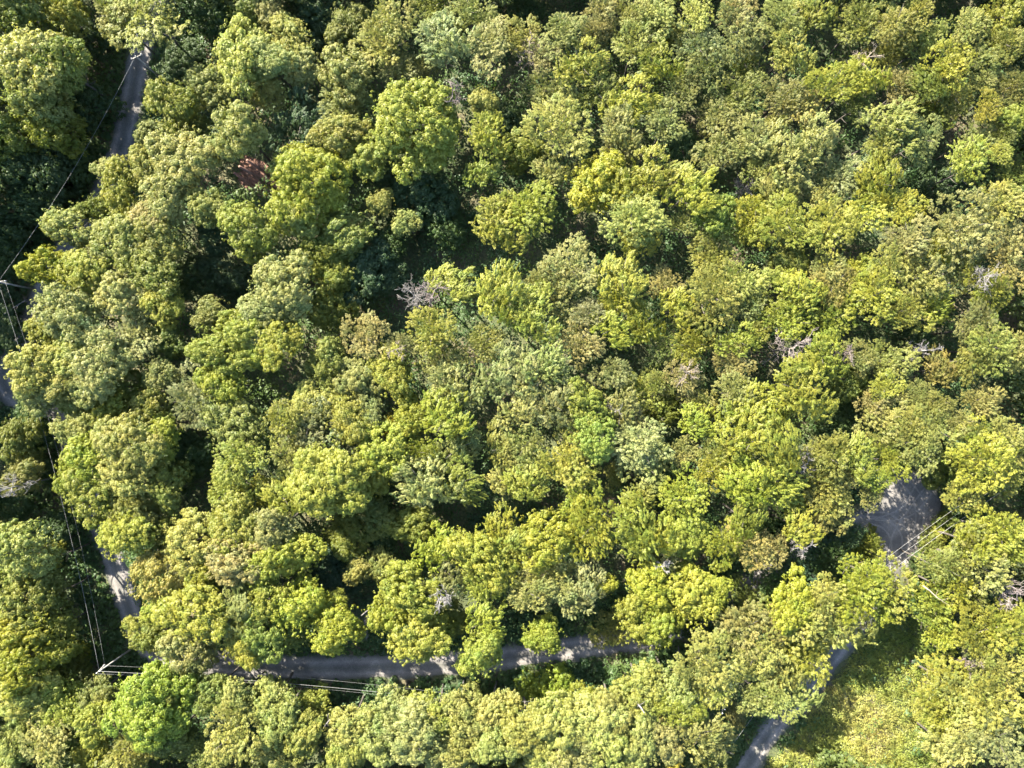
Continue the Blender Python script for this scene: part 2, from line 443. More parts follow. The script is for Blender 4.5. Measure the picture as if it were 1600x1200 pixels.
def crown_feather(R, ns, leaf, wind=(.55, .45, .15), flat=.75, slen=.2, nb=15, radial=.25, wid=.17, m=28):
    """many short sprays of leaves on whippy branches, swept by the wind, on uneven boughs"""
    parts = []
    w = np.array(wind)
    ph = rng.uniform(0, 6.28, 4)
    for bi in range(nb):                                   # boughs
        z = 1 - (bi + .5) / nb * 1.4
        a = bi * 2.39996 + rng.normal(0, .5)
        if bi > 1 and rng.random() < .14: continue
        rr = math.sqrt(max(0, 1 - z * z)) if z > -.1 else .9
        ed = 1 + .26 * math.sin(2 * a + ph[0]) + .2 * math.sin(3 * a + ph[1])
        bd = np.array([rr * math.cos(a), rr * math.sin(a), z])
        bc = bd * R * np.array([ed, ed, flat]) * rng.uniform(.42, .78)
        br = R * rng.choice([.2, .27, .33, .4, .46]) * rng.uniform(.9, 1.1)
        bw = w + np.array([rng.normal(0, .16), rng.normal(0, .16), rng.normal(0, .1)])
        bb = np.clip(rng.normal(.5, .14), 0, 1)
        for k in range(int(ns / nb * (br / (.33 * R)) ** 2)):
            d = sphere_dirs(1)[0]; d = norm(d + .6 * bd); d[2] = abs(d[2]) if d[2] < -.2 else d[2]
            base = bc + d * br * np.array([1.1, 1.1, .8]) * rng.uniform(.5, 1.08)
            ax = d * np.array([1, 1, .45]) * radial + bd * np.array([1, 1, .3]) * radial * .7 + bw + rng.normal(0, .2, 3)
            ax = ax / np.linalg.norm(ax)
            L = R * slen * rng.uniform(.55, 1.4)
            t = rng.random(m) ** .8
            side = np.cross(ax, [0, 0, 1.]); side /= np.linalg.norm(side) + 1e-6
            upv = np.cross(side, ax)
            wdt = wid * rng.uniform(.8, 1.6) * np.sin(np.clip(t * .9 + .12, 0, 1) * math.pi) ** .7
            q = rng.uniform(-1, 1, m)
            Pp = base + ax * (t[:, None] * L) + side * (q * wdt)[:, None] + upv * (-.3 * q * q * wdt + rng.uniform(-.1, .08, m))[:, None] + np.array([0, 0, -1.]) * (t ** 2 * L * .2)[:, None]
            Nn = upv + .55 * d + side * (q * .5)[:, None] + rng.normal(0, .22, (m, 3))
            A = ax + side * (np.sign(q) * .5)[:, None] + rng.normal(0, .35, (m, 3))
            parts.append(leaves(Pp, Nn, leaf * rng.uniform(.7, 1.4, m), leaf * .5 * rng.uniform(.7, 1.2, m), axis=A, base=np.full(m, np.clip(bb + rng.normal(0, .14), 0, 1))))
    k = 110
    D = sphere_dirs(k)
    parts.append(puffs(D * R * np.array([1, 1, flat]) * rng.uniform(.25, .6, (k, 1)), np.full(k, .5), 16, leaf * 1.2, leaf * .7))
    return merge(parts)

def trunk_mesh(seed):
    """15 m tall tapered trunk with limbs"""
    r = np.random.default_rng(seed)
    parts = []
    zs = np.linspace(0, 14, 8)
    wob = np.cumsum(r.normal(0, .12, (8, 2)), 0); wob[0] = 0
    Pt = np.c_[wob, zs]
    parts.append(tube(Pt, [.30, .24, .22, .19, .16, .12, .08, .03], 8))
    for k in range(9):
        i = 3 + k % 4; p0 = Pt[i] + (Pt[i + 1] - Pt[i]) * r.random()
        a = k * 2.4 + r.normal(0, .3); L = r.uniform(2.0, 3.4)
        d = np.array([math.cos(a), math.sin(a), r.uniform(.35, .9)])
        p1 = p0 + d * L * .5; p2 = p1 + (d + np.array([0, 0, .25])) * L * .4
        parts.append(tube([p0, p1, p2], [.10, .06, .02], 5 if False else 6))
    return merge(parts)

CROWN = {'l': [], 'n': [], 'f': [], 'L': []}
for i in range(7):
    V, F, v = crown_lobed(4.5, 21 + i % 4 * 2, .46, .26, 42, flat=.72 + .05 * (i % 3)); CROWN['l'].append(mesh_np('lobed_crown', V, F, v))
for i in range(4):
    V, F, v = crown_lobed(6.2, 31 + 3 * i, .48, .27, 40, flat=.66); CROWN['L'].append(mesh_np('broad_lobed_crown', V, F, v))
for i in range(8):
    V, F, v = crown_feather(4.5, 560, .21, (.22 * math.cos(.6 + .2 * i), .22 * math.sin(.6 + .2 * i), .25), flat=.76, slen=.12, nb=17 + i % 4, radial=.7, wid=.2, m=23); CROWN['n'].append(mesh_np('fine_crown', V, F, v))
for i in range(7):
    wz = math.radians(20 + 12 * i); s = .42 + .14 * (i % 3)
    V, F, v = crown_feather(4.5, 360 + 20 * (i % 3), .27, (s * math.cos(wz), s * math.sin(wz), .12)); CROWN['f'].append(mesh_np('feathery_crown', V, F, v))
for l in CROWN.values():
    for me in l: me.materials.append(M_LEAF)
TRUNK = []
for i in range(4):
    V, F, v = trunk_mesh(50 + i); me = mesh_np('trunk', V, F, v, True); me.materials.append(M_BARK); TRUNK.append(me)

# ------------------------------------------------------------------ trees: x y r colour+form [height]
TREES = """
50,90,50,Pl,19 88,98,40,Gl,18 52,152,50,Ol,18 76,190,42,Gl,15 18,208,42,Gl,14 30,15,45,Gl,17 96,16,28,Yl,15 130,56,30,Dl,10 18,258,38,Dl,11 70,268,44,Dl,8 35,318,40,Dl,8 18,368,36,Dl,8
228,20,56,On,17 174,22,32,On,16 330,18,42,Dl,11 388,22,32,Gl,13 288,92,33,Dl,9 372,84,50,Pl,17 326,128,34,Ol,15 266,158,40,Yl,16 233,206,22,Pl,12 286,190,28,Gl,12 366,200,42,Pl,19
282,246,42,Pl,17 226,262,32,Pl,15 170,264,20,Pl,13 186,300,36,Yl,15 252,302,38,Pl,17 228,336,26,Al,15 186,372,38,Pl,16 244,374,36,Ol,16 108,350,38,Pl,15 148,326,24,Gl,11 322,320,33,Pl,15 332,372,30,Dl,9 388,356,46,Ll,17
418,8,24,Pl,14 422,42,30,Ol,12 456,60,34,Pl,15 418,88,36,Pl,16 472,102,28,Pl,14 484,22,42,Dl,10 540,36,32,Gl,13 606,30,37,Pn,17 596,66,34,Pn,16 674,8,30,On,13 690,62,44,Sf,18 766,66,40,Pn,17 736,14,33,On,16 620,102,28,On,14
540,112,46,Pl,17 535,162,38,On,15 660,106,22,On,13 645,192,68,YL,19 755,156,22,Pl,15 757,206,36,Yf,17 753,264,31,Yf,15 467,186,42,Df,13 528,208,36,Pl,15 577,240,32,Yl,15 616,270,28,Dl,9 413,142,30,Ol,14
480,285,62,YL,18 462,330,36,Pl,15 530,362,46,Gl,14 500,388,34,Gl,13 594,314,22,Pl,12 634,346,25,Pl,13 660,302,42,Bl,10 692,352,36,Dl,9 608,376,30,Dl,9 776,346,45,Yf,17 826,324,48,Yn,17 788,192,28,Dl,10
822,14,28,Dl,8 815,56,32,Pn,15 880,46,34,Pn,16 940,12,28,Tn,15 926,48,26,Tn,14 850,86,26,Tn,14 910,98,40,Yf,17 997,62,36,On,16 990,16,30,Pn,15 1026,16,34,Pn,16 1050,50,30,Of,15 1090,16,32,Pn,16 1090,66,40,Sn,17 1160,42,42,Pn,17 1156,8,26,An,15
1026,96,33,Yf,16 1104,104,35,Sn,16 1166,96,35,On,14 860,142,36,On,15 932,142,31,Gf,14 987,158,38,Yf,16 1070,142,30,Tn,14 1043,188,35,On,15 873,196,46,Pn,17 965,196,33,Pf,15 1160,146,36,Gn,15 1133,176,34,On,14 814,236,36,Gl,12
970,232,38,Pn,15 1120,240,36,On,15 1176,214,34,On,15 1070,236,34,Dl,9 860,270,30,Of,14 935,282,50,Yl,16 1015,276,46,Yf,18 985,336,52,Pn,18 1000,372,34,Yn,15 1083,294,40,Yf,17 1120,336,36,Ll,15 1068,342,28,On,14 1186,262,28,On,14 1182,345,44,Yn,16 1115,386,35,On,15
1228,28,35,Pn,16 1270,22,35,Yf,16 1234,76,38,Pf,16 1350,30,38,On,16 1406,36,40,On,17 1440,14,27,On,16 1416,66,28,Gn,13 1456,58,26,Pn,15 1520,36,36,On,16 1568,22,36,Yn,16 1576,66,34,On,16 1530,86,32,On,15
1300,128,36,Yn,16 1350,120,36,Yf,16 1385,86,24,On,13 1228,146,34,On,15 1258,166,28,An,15 1412,134,33,An,16 1452,134,35,Gf,16 1488,96,36,Yn,17 1492,144,32,On,15 1540,126,25,On,15 1584,134,34,On,15 1547,166,22,Kn,15 1590,186,27,Ll,15 1343,160,31,Gn,14
1220,196,26,On,13 1275,216,40,Sf,17 1230,246,40,Of,16 1400,196,44,Pf,17 1386,232,32,On,15 1443,216,30,Sn,16 1465,176,34,Gn,13 1535,212,30,On,14 1575,206,25,Gn,13 1515,260,38,Yf,16 1563,238,20,Yn,14 1588,276,26,Gn,11
1325,270,31,Sn,14 1373,284,38,Yf,16 1293,302,26,Pn,13 1220,300,36,Of,15 1460,292,38,Dl,8 1420,320,28,Yn,14 1350,334,36,Yn,16 1234,348,42,Yn,17 1300,356,38,Yn,16 1427,368,40,An,16 1510,354,52,An,18 1567,320,38,On,16 1583,378,35,An,15 1473,386,31,Yf,15 1548,368,28,Gn,13
75,418,36,Yl,15 125,422,30,Yl,15 147,404,18,Tl,14 185,456,38,Pl,16 232,420,42,Gl,15 97,486,48,Pl,17 68,510,28,Yl,14 253,476,28,Yl,14 213,524,35,Sn,15 256,528,28,Gl,12 325,490,27,Ol,13 300,432,38,Dl,9 348,424,32,Dl,9
45,574,37,Pl,17 100,562,34,Pl,16 148,562,42,Pl,17 60,612,36,Pl,16 134,604,38,Pl,16 95,598,30,Ol,16 107,628,26,Pl,14 247,584,26,Ol,13 190,610,30,Gl,12 227,634,30,Ol,13 165,640,34,Yl,15 350,545,52,YL,17 388,524,36,Yl,16 300,626,41,Sn,16 348,602,34,Yl,15 365,662,43,Gl,15
113,674,32,Pl,15 200,696,42,Pl,17 247,682,28,Yl,14 140,722,42,Yl,17 108,740,31,Yl,14 187,740,40,Pl,16 265,702,34,Dl,10 140,774,38,Yl,16 253,754,34,Gl,13 195,784,33,Ol,14 293,722,38,Dl,9 370,722,40,Yn,16 358,764,38,Yn,15
27,688,33,Gl,11 27,748,31,Ol,13 50,672,28,Dl,8 15,788,30,Dl,8 60,730,26,Dl,7
437,442,50,Pl,18 416,476,34,Pl,16 433,534,37,Yl,16 404,504,34,Pl,15 512,416,31,Gl,12 573,428,44,Bl,11 517,482,38,Gl,11 606,436,30,Dl,9 707,443,34,Yf,16 775,462,50,Yf,18 570,526,34,An,15 627,540,23,An,14 673,514,42,Yn,16 680,552,36,On,14
510,570,40,Gl,15 557,594,30,Pl,14 610,580,42,Yl,16 753,538,37,On,15 700,602,40,Sf,16 783,586,40,Sf,17 483,630,30,Pl,15 480,664,42,Tn,16 440,662,35,Yn,16 540,654,38,Yl,15 577,648,24,Sl,14 610,664,22,Kn,13 643,654,38,Yl,15 693,654,46,Yf,17
453,708,38,On,16 510,754,56,YL,18 600,702,38,Yl,16 587,744,28,Yl,14 653,708,28,Yn,13 713,702,40,Sf,15 657,754,50,Pf,17 723,754,28,Yf,14 443,778,40,Yf,16 787,702,30,Of,14 787,756,28,Pf,14 584,790,26,Dl,9 408,772,26,Yn,12
893,416,40,An,16 866,452,36,On,15 827,488,46,Yf,17 973,432,46,Yf,18 912,490,30,Tn,14 907,532,36,An,15 967,472,34,Yn,15 960,512,36,Yf,16 1002,508,29,Yf,15 1043,444,26,An,14 1063,478,37,Yf,16 1120,464,46,Pn,18 1167,438,36,Pn,16 1120,414,33,On,15 1180,478,32,Sn,15
1083,540,36,Yn,15 1043,536,28,Gn,12 1158,532,31,Yf,15 1184,518,26,Yn,14 1148,562,24,An,13 853,582,48,Sf,19 816,592,36,Sf,17 820,636,36,Pf,16 860,630,45,Sf,18 957,584,28,Tn,14 1067,588,32,An,14 1007,612,26,Yn,12 1030,598,24,On,12
913,634,39,Ll,16 927,678,41,Ll,16 970,648,36,Tf,15 1093,628,28,On,13 1090,662,33,Yf,14 1040,642,30,Gl,9 1150,614,31,On,14 1167,642,38,Yf,16 1005,696,45,Sn,16 1010,724,36,Pn,15 820,702,34,Pn,15 890,718,39,Yn,15 960,743,18,Pn,9 1067,708,29,On,12 1117,708,34,Pn,15 1123,736,34,Yn,14 1177,692,44,Yf,17 820,758,36,Yf,15 910,782,38,Yn,15 1073,782,38,Yn,15 1000,784,28,Yf,14 1167,758,40,Yf,16 1033,754,30,Dl,8
1233,410,31,Gl,12 1300,420,30,An,15 1343,424,28,Yn,15 1390,420,38,Pn,16 1440,434,38,On,16 1253,460,44,Yf,17 1307,444,30,An,15 1363,464,42,Yn,17 1420,490,36,Yn,15 1463,474,34,Yf,15 1552,452,36,Yn,15 1577,418,34,An,16 1510,418,30,On,14 1243,502,35,Yn,15 1303,498,36,Yn,15 1207,434,25,Yf,15 1210,486,27,Yn,15
1287,554,37,Yf,16 1347,560,30,On,14 1400,564,32,On,13 1433,528,30,Dl,9 1533,514,36,An,15 1560,542,40,On,16 1527,562,40,An,15 1473,580,27,Af,13 1592,552,29,On,15 1540,624,32,An,14 1250,606,50,Yf,18 1220,636,38,Yf,16 1333,594,33,Gl,11 1387,604,22,Yn,13 1367,628,25,An,13
1307,658,32,Dl,8 1387,656,34,On,14 1440,620,26,On,13 1470,634,25,On,13 1427,660,26,An,14 1463,668,38,Pn,15 1503,660,26,On,13 1220,702,42,Yf,17 1297,718,42,On,16 1343,714,40,Yf,16 1397,694,34,On,15 1395,724,28,Yn,14 1447,702,35,On,15 1333,742,21,An,13 1290,758,36,On,14 1364,744,28,Yn,14 1362,772,22,An,13 1478,736,36,Gl,9 1543,720,52,Yn,17 1533,688,30,On,14 1577,748,38,On,15 1583,684,34,On,15 1307,788,32,An,13 1220,756,40,Yf,16 1510,770,30,On,13
33,866,43,Pl,16 68,876,24,Yl,13 18,902,30,Pl,14 88,832,33,Dl,9 35,936,42,Pl,16 77,930,32,Gl,13 33,982,40,Yl,15 80,986,31,Gl,12 37,1032,46,Yl,17 70,1012,36,Yl,14 120,1022,22,Yl,4 100,1054,31,Gl,10 37,1090,36,Pl,15
190,836,36,Yl,15 207,812,33,Ol,14 245,830,34,Gl,11 240,900,42,Al,16 297,850,42,Pl,16 363,830,43,Yl,16 367,878,42,Al,16 320,898,31,Yl,14 250,948,27,Yl,14 300,958,46,Yl,17 214,984,22,Yl,12 240,996,25,Gl,11 288,1020,40,Pl,15 367,960,46,Pf,16 378,1002,40,Yl,15
143,1093,31,Ol,13 90,1107,35,Yl,14 67,1153,46,Pn,16 143,1130,36,Yl,15 15,1166,34,Pl,14 100,1180,36,Gl,13 143,1180,27,Yl,13 236,1110,60,LL,18 276,1074,34,Gl,14 262,1156,42,Gl,14 202,1182,38,On,15 330,1086,36,Gl,13 368,1102,30,Pl,14 360,1152,52,Pn,17 318,1192,30,On,14
420,830,38,Al,16 467,864,32,Yl,14 413,882,36,Yl,15 413,940,40,Yl,16 460,948,46,Yl,16 408,996,34,Ll,14 447,990,30,Gl,12 523,987,42,Yl,15 525,934,13,Yl,9 557,894,21,Al,11 597,884,23,Ol,10 593,812,29,Gl,10 540,838,34,Gl,11 600,836,24,Dl,8 520,893,40,Bl,7
680,860,36,Yf,16 640,926,45,Yl,16 607,962,36,Yl,15 647,997,45,Yl,16 678,987,30,Yl,14 690,918,39,Tf,15 747,868,42,Yl,16 750,912,38,Yf,15 783,888,32,Yl,15 760,974,37,Yf,14 747,1027,38,Yl,15 700,968,25,Gl,9 647,820,34,Gl,12 787,834,34,Yf,14
420,1100,36,Pl,13 490,1103,22,Yl,8 433,1134,40,Pl,15 473,1154,34,Ol,14 433,1182,32,Pl,14 620,1117,40,Pl,15 545,1138,38,Pl,15 587,1154,44,Pl,16 540,1178,36,Pl,14 643,1152,44,Pl,16 680,1120,34,Yl,14 720,1120,38,Pl,15 723,1167,42,Pl,15 687,1178,36,Pl,14 773,1120,36,Pl,14 777,1164,38,Pl,15
813,848,33,Yf,14 857,838,42,Yl,16 923,830,48,Yn,17 997,834,46,Yf,16 1070,834,35,Yl,14 1030,844,29,Yf,14 1133,850,40,Yn,15 1177,858,40,An,14 1167,810,36,Yf,15 850,898,34,Pn,14 827,928,38,Pn,15 913,926,38,Sf,15 943,914,21,Yl,11 880,924,28,Pn,13 850,997,30,Yl,13
1033,888,30,Tf,13 1020,914,36,Yl,14 1070,898,19,Yl,12 1000,968,38,Yl,13 1033,978,34,Yl,14 953,988,28,On,5 1090,934,40,Yl,14 1120,924,30,Yl,14 1040,942,26,Gl,10 857,1073,34,Ll,4
1007,1087,38,Pl,15 1053,1080,38,Pl,15 1107,1040,48,Pn,17 1120,1078,38,Pn,15 1167,988,40,An,15 1145,992,25,Gl,12 1183,1027,36,Pn,15 1060,1108,36,Yl,15 1187,1094,31,Pn,14 903,1097,27,Yl,10 820,1140,42,Pl,16 877,1138,42,Pl,16 927,1134,42,Pl,15 960,1120,36,Pl,15 1007,1122,34,Yl,14 900,1174,42,Pl,15 953,1168,40,Pl,15 857,1178,36,Pl,15 1037,1158,32,Al,14 1000,1164,36,Pl,15 1053,1190,17,Kl,13 1100,1150,42,Pf,16 1120,1174,38,Pf,15 1150,1123,19,Tf,8
1253,828,31,Yf,14 1207,868,28,An,12 1300,808,25,An,11 1350,852,36,Gn,4 1290,842,32,Bl,5 1360,902,38,Yn,15 1393,924,38,Yn,13 1350,944,45,Yn,14 1290,934,42,Pn,15 1243,950,40,Yl,13 1310,976,42,Sf,13 1250,980,40,Pn,14 1213,974,27,An,12 1263,1040,46,Yn,12 1213,1054,40,Pf,13 1247,1093,37,Sf,12 1217,1100,30,Pn,14
1532,856,42,Yn,16 1572,836,42,Yn,16 1533,884,50,Pn,17 1480,890,34,On,15 1585,858,34,Yn,16 1493,928,36,Yn,15 1520,940,34,Gn,12 1460,950,40,Yn,15 1480,994,34,Yn,14 1550,984,50,Yn,17 1590,990,34,Yn,16 1577,1054,42,Pn,16 1483,1074,40,Yn,14 1520,1088,40,Pn,15 1560,1100,42,Pn,16 1486,1122,31,Yn,12 1520,1157,45,Pn,16 1567,1157,42,Sn,16 1490,1178,32,On,12 1537,1022,27,On,13
1085,978,26,Dn,7 1128,962,30,Dn,7 1172,938,30,Gn,7 1215,915,32,Dn,7 1258,888,33,Bn,7 1300,872,30,Dn,7 1235,855,26,Dn,7 1330,838,22,Dn,6.5 1458,852,19,Gl,3 1482,815,18,Gl,3 1440,884,17,Dl,3 1498,796,18,Dl,3 1470,835,14,Yl,2 92,120,30,Dl,11 140,160,30,Dl,8.5 12,392,32,Dl,7 4,480,26,Dl,6.2 14,520,24,Dl,6.2 40,640,22,Dl,8 70,330,30,Dl,8 110,245,30,Dl,7
"""  # last row also holds a mostly hidden tree added to shade the road
COL = {  # leaf albedo; the two dark greens have shade put into the colour
    'Y': (.154, .163, .022), 'G': (.106, .122, .022), 'O': (.143, .146, .034), 'P': (.166, .172, .045), 'S': (.142, .155, .048), 'D': (.044, .070, .022), 'B': (.036, .064, .028),
    'A': (.164, .152, .042), 'L': (.130, .156, .023), 'K': (.200, .168, .018), 'T': (.142, .140, .046)}
CNAME = {'Y': 'yellow green', 'G': 'mid green', 'O': 'olive', 'P': 'pale green', 'S': 'silvery green', 'D': 'dark green', 'B': 'bluish dark', 'A': 'yellowish tan', 'L': 'lime green', 'K': 'bright golden', 'T': 'greyish tan'}
FNAME = {'l': 'lobed', 'n': 'fine leaved', 'f': 'feathery', 'L': 'broad lobed'}
FKIND = {'l': 'broadleaf_tree', 'L': 'broadleaf_tree', 'n': 'fine_leaved_tree', 'f': 'windswept_tree'}
FGROUP = {'l': 'lobed broadleaf trees of the forest', 'L': 'lobed broadleaf trees of the forest', 'n': 'fine leaved trees of the forest', 'f': 'feathery windswept trees of the forest'}

trees = []
for tok in TREES.split():
    a = tok.split(',')
    trees.append(dict(x=float(a[0]), y=float(a[1]), r=float(a[2]), c=a[3][0], f=a[3][1], h=float(a[4]) + (random.uniform(-1, 1) if float(a[4]) > 8 else 0) - (1.2 if a[3][0] in 'DB' and float(a[4]) > 7.9 else 0)))

# things the labels point to (photo position, phrase)
DEAD = [  # x y r kind wood height label ref
    (707, 145, 19, 'pink', 15, 'pinkish grey dead tree in the top middle, above right of a big round tree', 'the top middle pink snag'),
    (642, 460, 23, 'grey', 12.5, 'pale grey dead tree with spreading twigs, left one of a touching pair', 'the pale grey twin snag'),
    (676, 452, 22, 'pink', 14, 'pinkish dead tree, right one of a touching pair of bare snags', None),
    (1352, 94, 20, 'tan', 15, 'tan dead tree with fanned twigs near the upper right edge of a gap', 'the fanned tan snag'),
    (1233, 545, 27, 'dark', 14, 'wide dark grey dead tree with a big fan of bare twigs', 'the wide dark snag'),
    (1325, 556, 16, 'pink', 14, 'small pinkish dead tree right of the wide dark fan shaped snag', 'the small pinkish snag'),
    (1438, 548, 17, 'white', 12, 'white forked dead tree standing in a shaded gap on the right', 'the white forked snag'),
    (1537, 428, 18, 'grey', 16, 'grey dead tree with fallen twigs close to the right photo edge', 'the right edge grey snag'),
    (950, 642, 18, 'grey', 13, 'thin grey dead tree left of the mottled tan tree at mid photo', 'the thin mid photo snag'),
    (1257, 722, 22, 'grey', 13, 'tall bare grey tree in the dark gap up left of the gravel yard', 'the bare tree by the gap'),
    (1582, 932, 26, 'dark', 14, 'dark brown dead tree beside the right photo edge below the wires', 'the dark brown edge snag'),
    (1507, 1037, 21, 'pink', 11, 'reddish dead tree between the pale crowns right of the grassy clearing', 'the reddish clearing snag'),
    (10, 760, 22, 'white', 15, 'bleached white dead branches at the left photo edge', 'the white left edge snag'),
    (688, 932, 15, 'white', 16.5, 'small bleached dead treetop poking from a tan crown above the road', 'the bleached treetop'),
    (1068, 582, 17, 'tan', 15.5, 'pale tan dead treetop poking from a yellowish tan crown', 'the tan dead treetop'),
    (1160, 294, 18, 'white', 8, 'white forked dead tree low in a dark gap at upper right', 'the low white snag'),
    (826, 88, 20, 'tan', 13, 'tan bare tree in the dark gap at the top of the photo', 'the bare top gap tree'),
    (1036, 882, 13, 'white', 14.5, 'tiny bleached dead treetop above the lower road bend', 'the tiny bleached treetop'),
    (1252, 852, 15, 'white', 12, 'small white dead treetop hanging out left of the gravel yard', 'the little white treetop'),
    (625, 545, 15, 'tan', 15.5, 'small tan dead treetop below right of the twin snags', 'the small tan treetop'),
    (572, 975, 14, 'grey', 9, 'short grey bare tree between two bright crowns above the bottom road', 'the short grey bare tree'),
]
LM = [(d[0], d[1], d[6]) for d in DEAD if d[6]]
LM += [(205, 160, 'the upper left road'), (55, 445, 'the left edge pole'), (15, 565, 'the left road patch'), (95, 650, 'the tiny road gap at left'), (190, 900, 'the lower left road'), (210, 1010, 'the corner pole'),
       (520, 1042, 'the bottom road'), (850, 1018, 'the bottom road end'), (1420, 800, 'the gravel yard'), (1310, 1025, 'the side road gap'), (1180, 1180, 'the side road foot'), (1400, 1080, 'the grassy clearing'),
       (400, 278, 'the red trunks'), (725, 1075, 'the bottom middle pole'), (1460, 845, 'the three wires'), (0, 0, 'the top left corner'), (1600, 0, 'the top right corner'), (0, 1200, 'the bottom left corner'),
       (1600, 1200, 'the bottom right corner'), (1547, 166, 'the golden tree at upper right'), (610, 664, 'the golden mid forest tree'), (645, 192, 'the biggest round tree'), (1590, 600, 'the right edge middle'),
       (480, 285, 'the broad upper left crown'), (510, 754, 'the broad lower left crown'), (853, 582, 'the big silvery windswept tree'), (236, 1110, 'the big bottom lime tree'), (1275, 216, 'the silvery windblown upper tree'),
       (800, 0, 'the top edge middle'), (1250, 606, 'the big feathery right tree'), (1053, 1190, 'the little bottom yellow tree'), (557, 894, 'the small tan shaded tree'), (350, 545, 'the broad left crown'), (1120, 336, 'the lime upper right tree')]
DIRS = ['right of', 'above-right of', 'above', 'above-left of', 'left of', 'below-left of', 'below', 'below-right of']
ORD = ['nearest', 'second', 'third', 'fourth', 'fifth', 'sixth', 'seventh', 'eighth']
def make_labels():
    best = [None] * len(trees)
    for li, (lx, ly, ph) in enumerate(LM):
        sect = {}
        for i, t in enumerate(trees):
            dx, dy = t['x'] - lx, ly - t['y']; d = math.hypot(dx, dy)
            if d < 6: continue
            k = int(((math.degrees(math.atan2(dy, dx)) + 382.5) % 360) // 45)
            sect.setdefault(k, []).append((d, i))
        for k, L in sect.items():
            L.sort()
            for rank, (d, i) in enumerate(L[:8]):
                cost = rank * 60 + d
                if best[i] is None or cost < best[i][0]: best[i] = (cost, rank, k, ph)
    out = []
    for i, t in enumerate(trees):
        r = t['r']; sz = 'huge' if r >= 50 else 'large' if r >= 42 else 'medium' if r >= 31 else 'small'
        if t['h'] < 6: sz = 'low'
        lk = f"{sz} {CNAME[t['c']]} {FNAME[t['f']]} {'bush' if t['h'] < 6 else 'tree'}"
        if best[i] is None: out.append(lk + f" around {int(t['x'])}"); continue
        _, rank, k, ph = best[i]
        out.append(f"{lk}, {ORD[rank]} crown {DIRS[k]} {ph}")
    return out
LAB = make_labels()

# the special ones that serve as landmarks get their own wording
SPECIAL = {(1547, 166): 'bright golden small tree among olive crowns at the upper right', (610, 664): 'bright golden small tree wedged among yellow green crowns in mid forest', (645, 192): 'biggest round yellow green crown of the forest, below left of a pinkish snag',
           (480, 285): 'very large pale yellow broad crown right of the reddish trunks', (510, 754): 'very large yellow green broad crown in the lower left of the wood', (853, 582): 'big silvery green windswept tree in mid photo beside two lime crowns',
           (236, 1110): 'very large lime green broad crown below the corner pole', (1275, 216): 'silvery green windblown tree with long sprays pointing up right', (1250, 606): 'big yellow green feathery tree below the wide dark snag',
           (1053, 1190): 'tiny bright golden crown cut by the bottom photo edge', (557, 894): 'small yellowish tan crown alone in a dark shaded gap above the road', (350, 545): 'very large yellow green broad crown in the left half beside a grey one', (1120, 336): 'bright lime green tree left of yellow fine leaved crowns, upper right'}
tree_count = {}
for i, t in enumerate(trees):
    px, py, r, h = t['x'], t['y'], t['r'], t['h']
    form = t['f']
    R0 = 6.2 if form == 'L' else 4.5
    # crown radius from its size in the photo at crown height
    R = r * K * (H - h + 2) / H * 1.02
    sc = R / R0
    flat = random.uniform(.9, 1.2) * (1.5 if (px < 150 and 50 < py < 420) or (px < 110 and 640 < py < 1080) or (px < 160 and py <= 50) or (px > 1450 and 790 < py < 960) or (1370 < px < 1420 and 900 < py < 950) else 1)
    vz = R * .82 * flat
    hc = max(h - vz, vz * .55)
    x, y, _ = W(px, py, hc + vz * .45)
    kind = FKIND[form] if h >= 6 else 'bush'
    e = link(kind, None); e.location = (x, y, 0)
    e.empty_display_size = .5
    lab = SPECIAL.get((int(px), int(py)), LAB[i])
    tag(e, lab, 'tree' if h >= 6 else 'bush', FGROUP[form] if h >= 6 else 'low bushes at the road edge')
    cr = link('crown', random.choice(CROWN[form]), None, e)
    cr.location = (0, 0, hc)
    cr.scale = (sc * random.uniform(.82, 1.2), sc * random.uniform(.82, 1.2), sc * flat)
    cr.rotation_euler = (random.uniform(-.2, .2), random.uniform(-.2, .2), random.uniform(-.35, .35) if form == 'f' else random.uniform(0, 6.28))
    b = COL[t['c']]; j = random.uniform(.86, 1.16); hu = random.uniform(-.08, .08)
    cr.color = (b[0] * j * (1 + hu), b[1] * j, b[2] * j * random.uniform(.8, 1.25), 1)
    tr = link('trunk', random.choice(TRUNK), None, e)
    tr.scale = (sc * (R0 / 4.5) * .9, sc * (R0 / 4.5) * .9, max(hc + vz * .35, .6) / 14)
    tr.rotation_euler = (0, 0, random.uniform(0, 6.28))

# ------------------------------------------------------------------ dead trees
def dead_mesh(seed, R, h):
    r = np.random.default_rng(seed); parts = []
    top = np.array([r.normal(0, .3), r.normal(0, .3), h])
    zs = [0, h * .4, h * .75, h]
    Pt = np.array([[0, 0, 0], top * .4 + [r.normal(0, .15), 0, 0], top * .75, top])
    parts.append(tube(Pt, [.15, .12, .09, .05], 6))
    def grow(p, d, L, rad, depth):
        n = 4; pts = [p]; dd = d.copy()
        for k in range(n):
            dd = dd + r.normal(0, .22, 3) + np.array([0, 0, .04]); dd /= np.linalg.norm(dd)
            pts.append(pts[-1] + dd * L / n)
        parts.append(tube(pts, list(np.linspace(rad, max(rad * .4, .019), n + 1)), 4))
        if depth < 2:
            for k in range(6 if depth == 0 else 4):
                i = r.integers(1, n + 1)
                nd = dd + r.normal(0, .6, 3); nd /= np.linalg.norm(nd)
                grow(pts[i], nd, L * r.uniform(.4, .6), rad * .6, depth + 1)
    for k in range(13):
        a = k * 2.4 + r.normal(0, .3)
        f = r.uniform(.62, 1)
        grow(top * f, norm(np.array([math.cos(a), math.sin(a), r.uniform(.1, .7)])), R * r.uniform(.75, 1.1), .06, 0)
    return merge(parts)
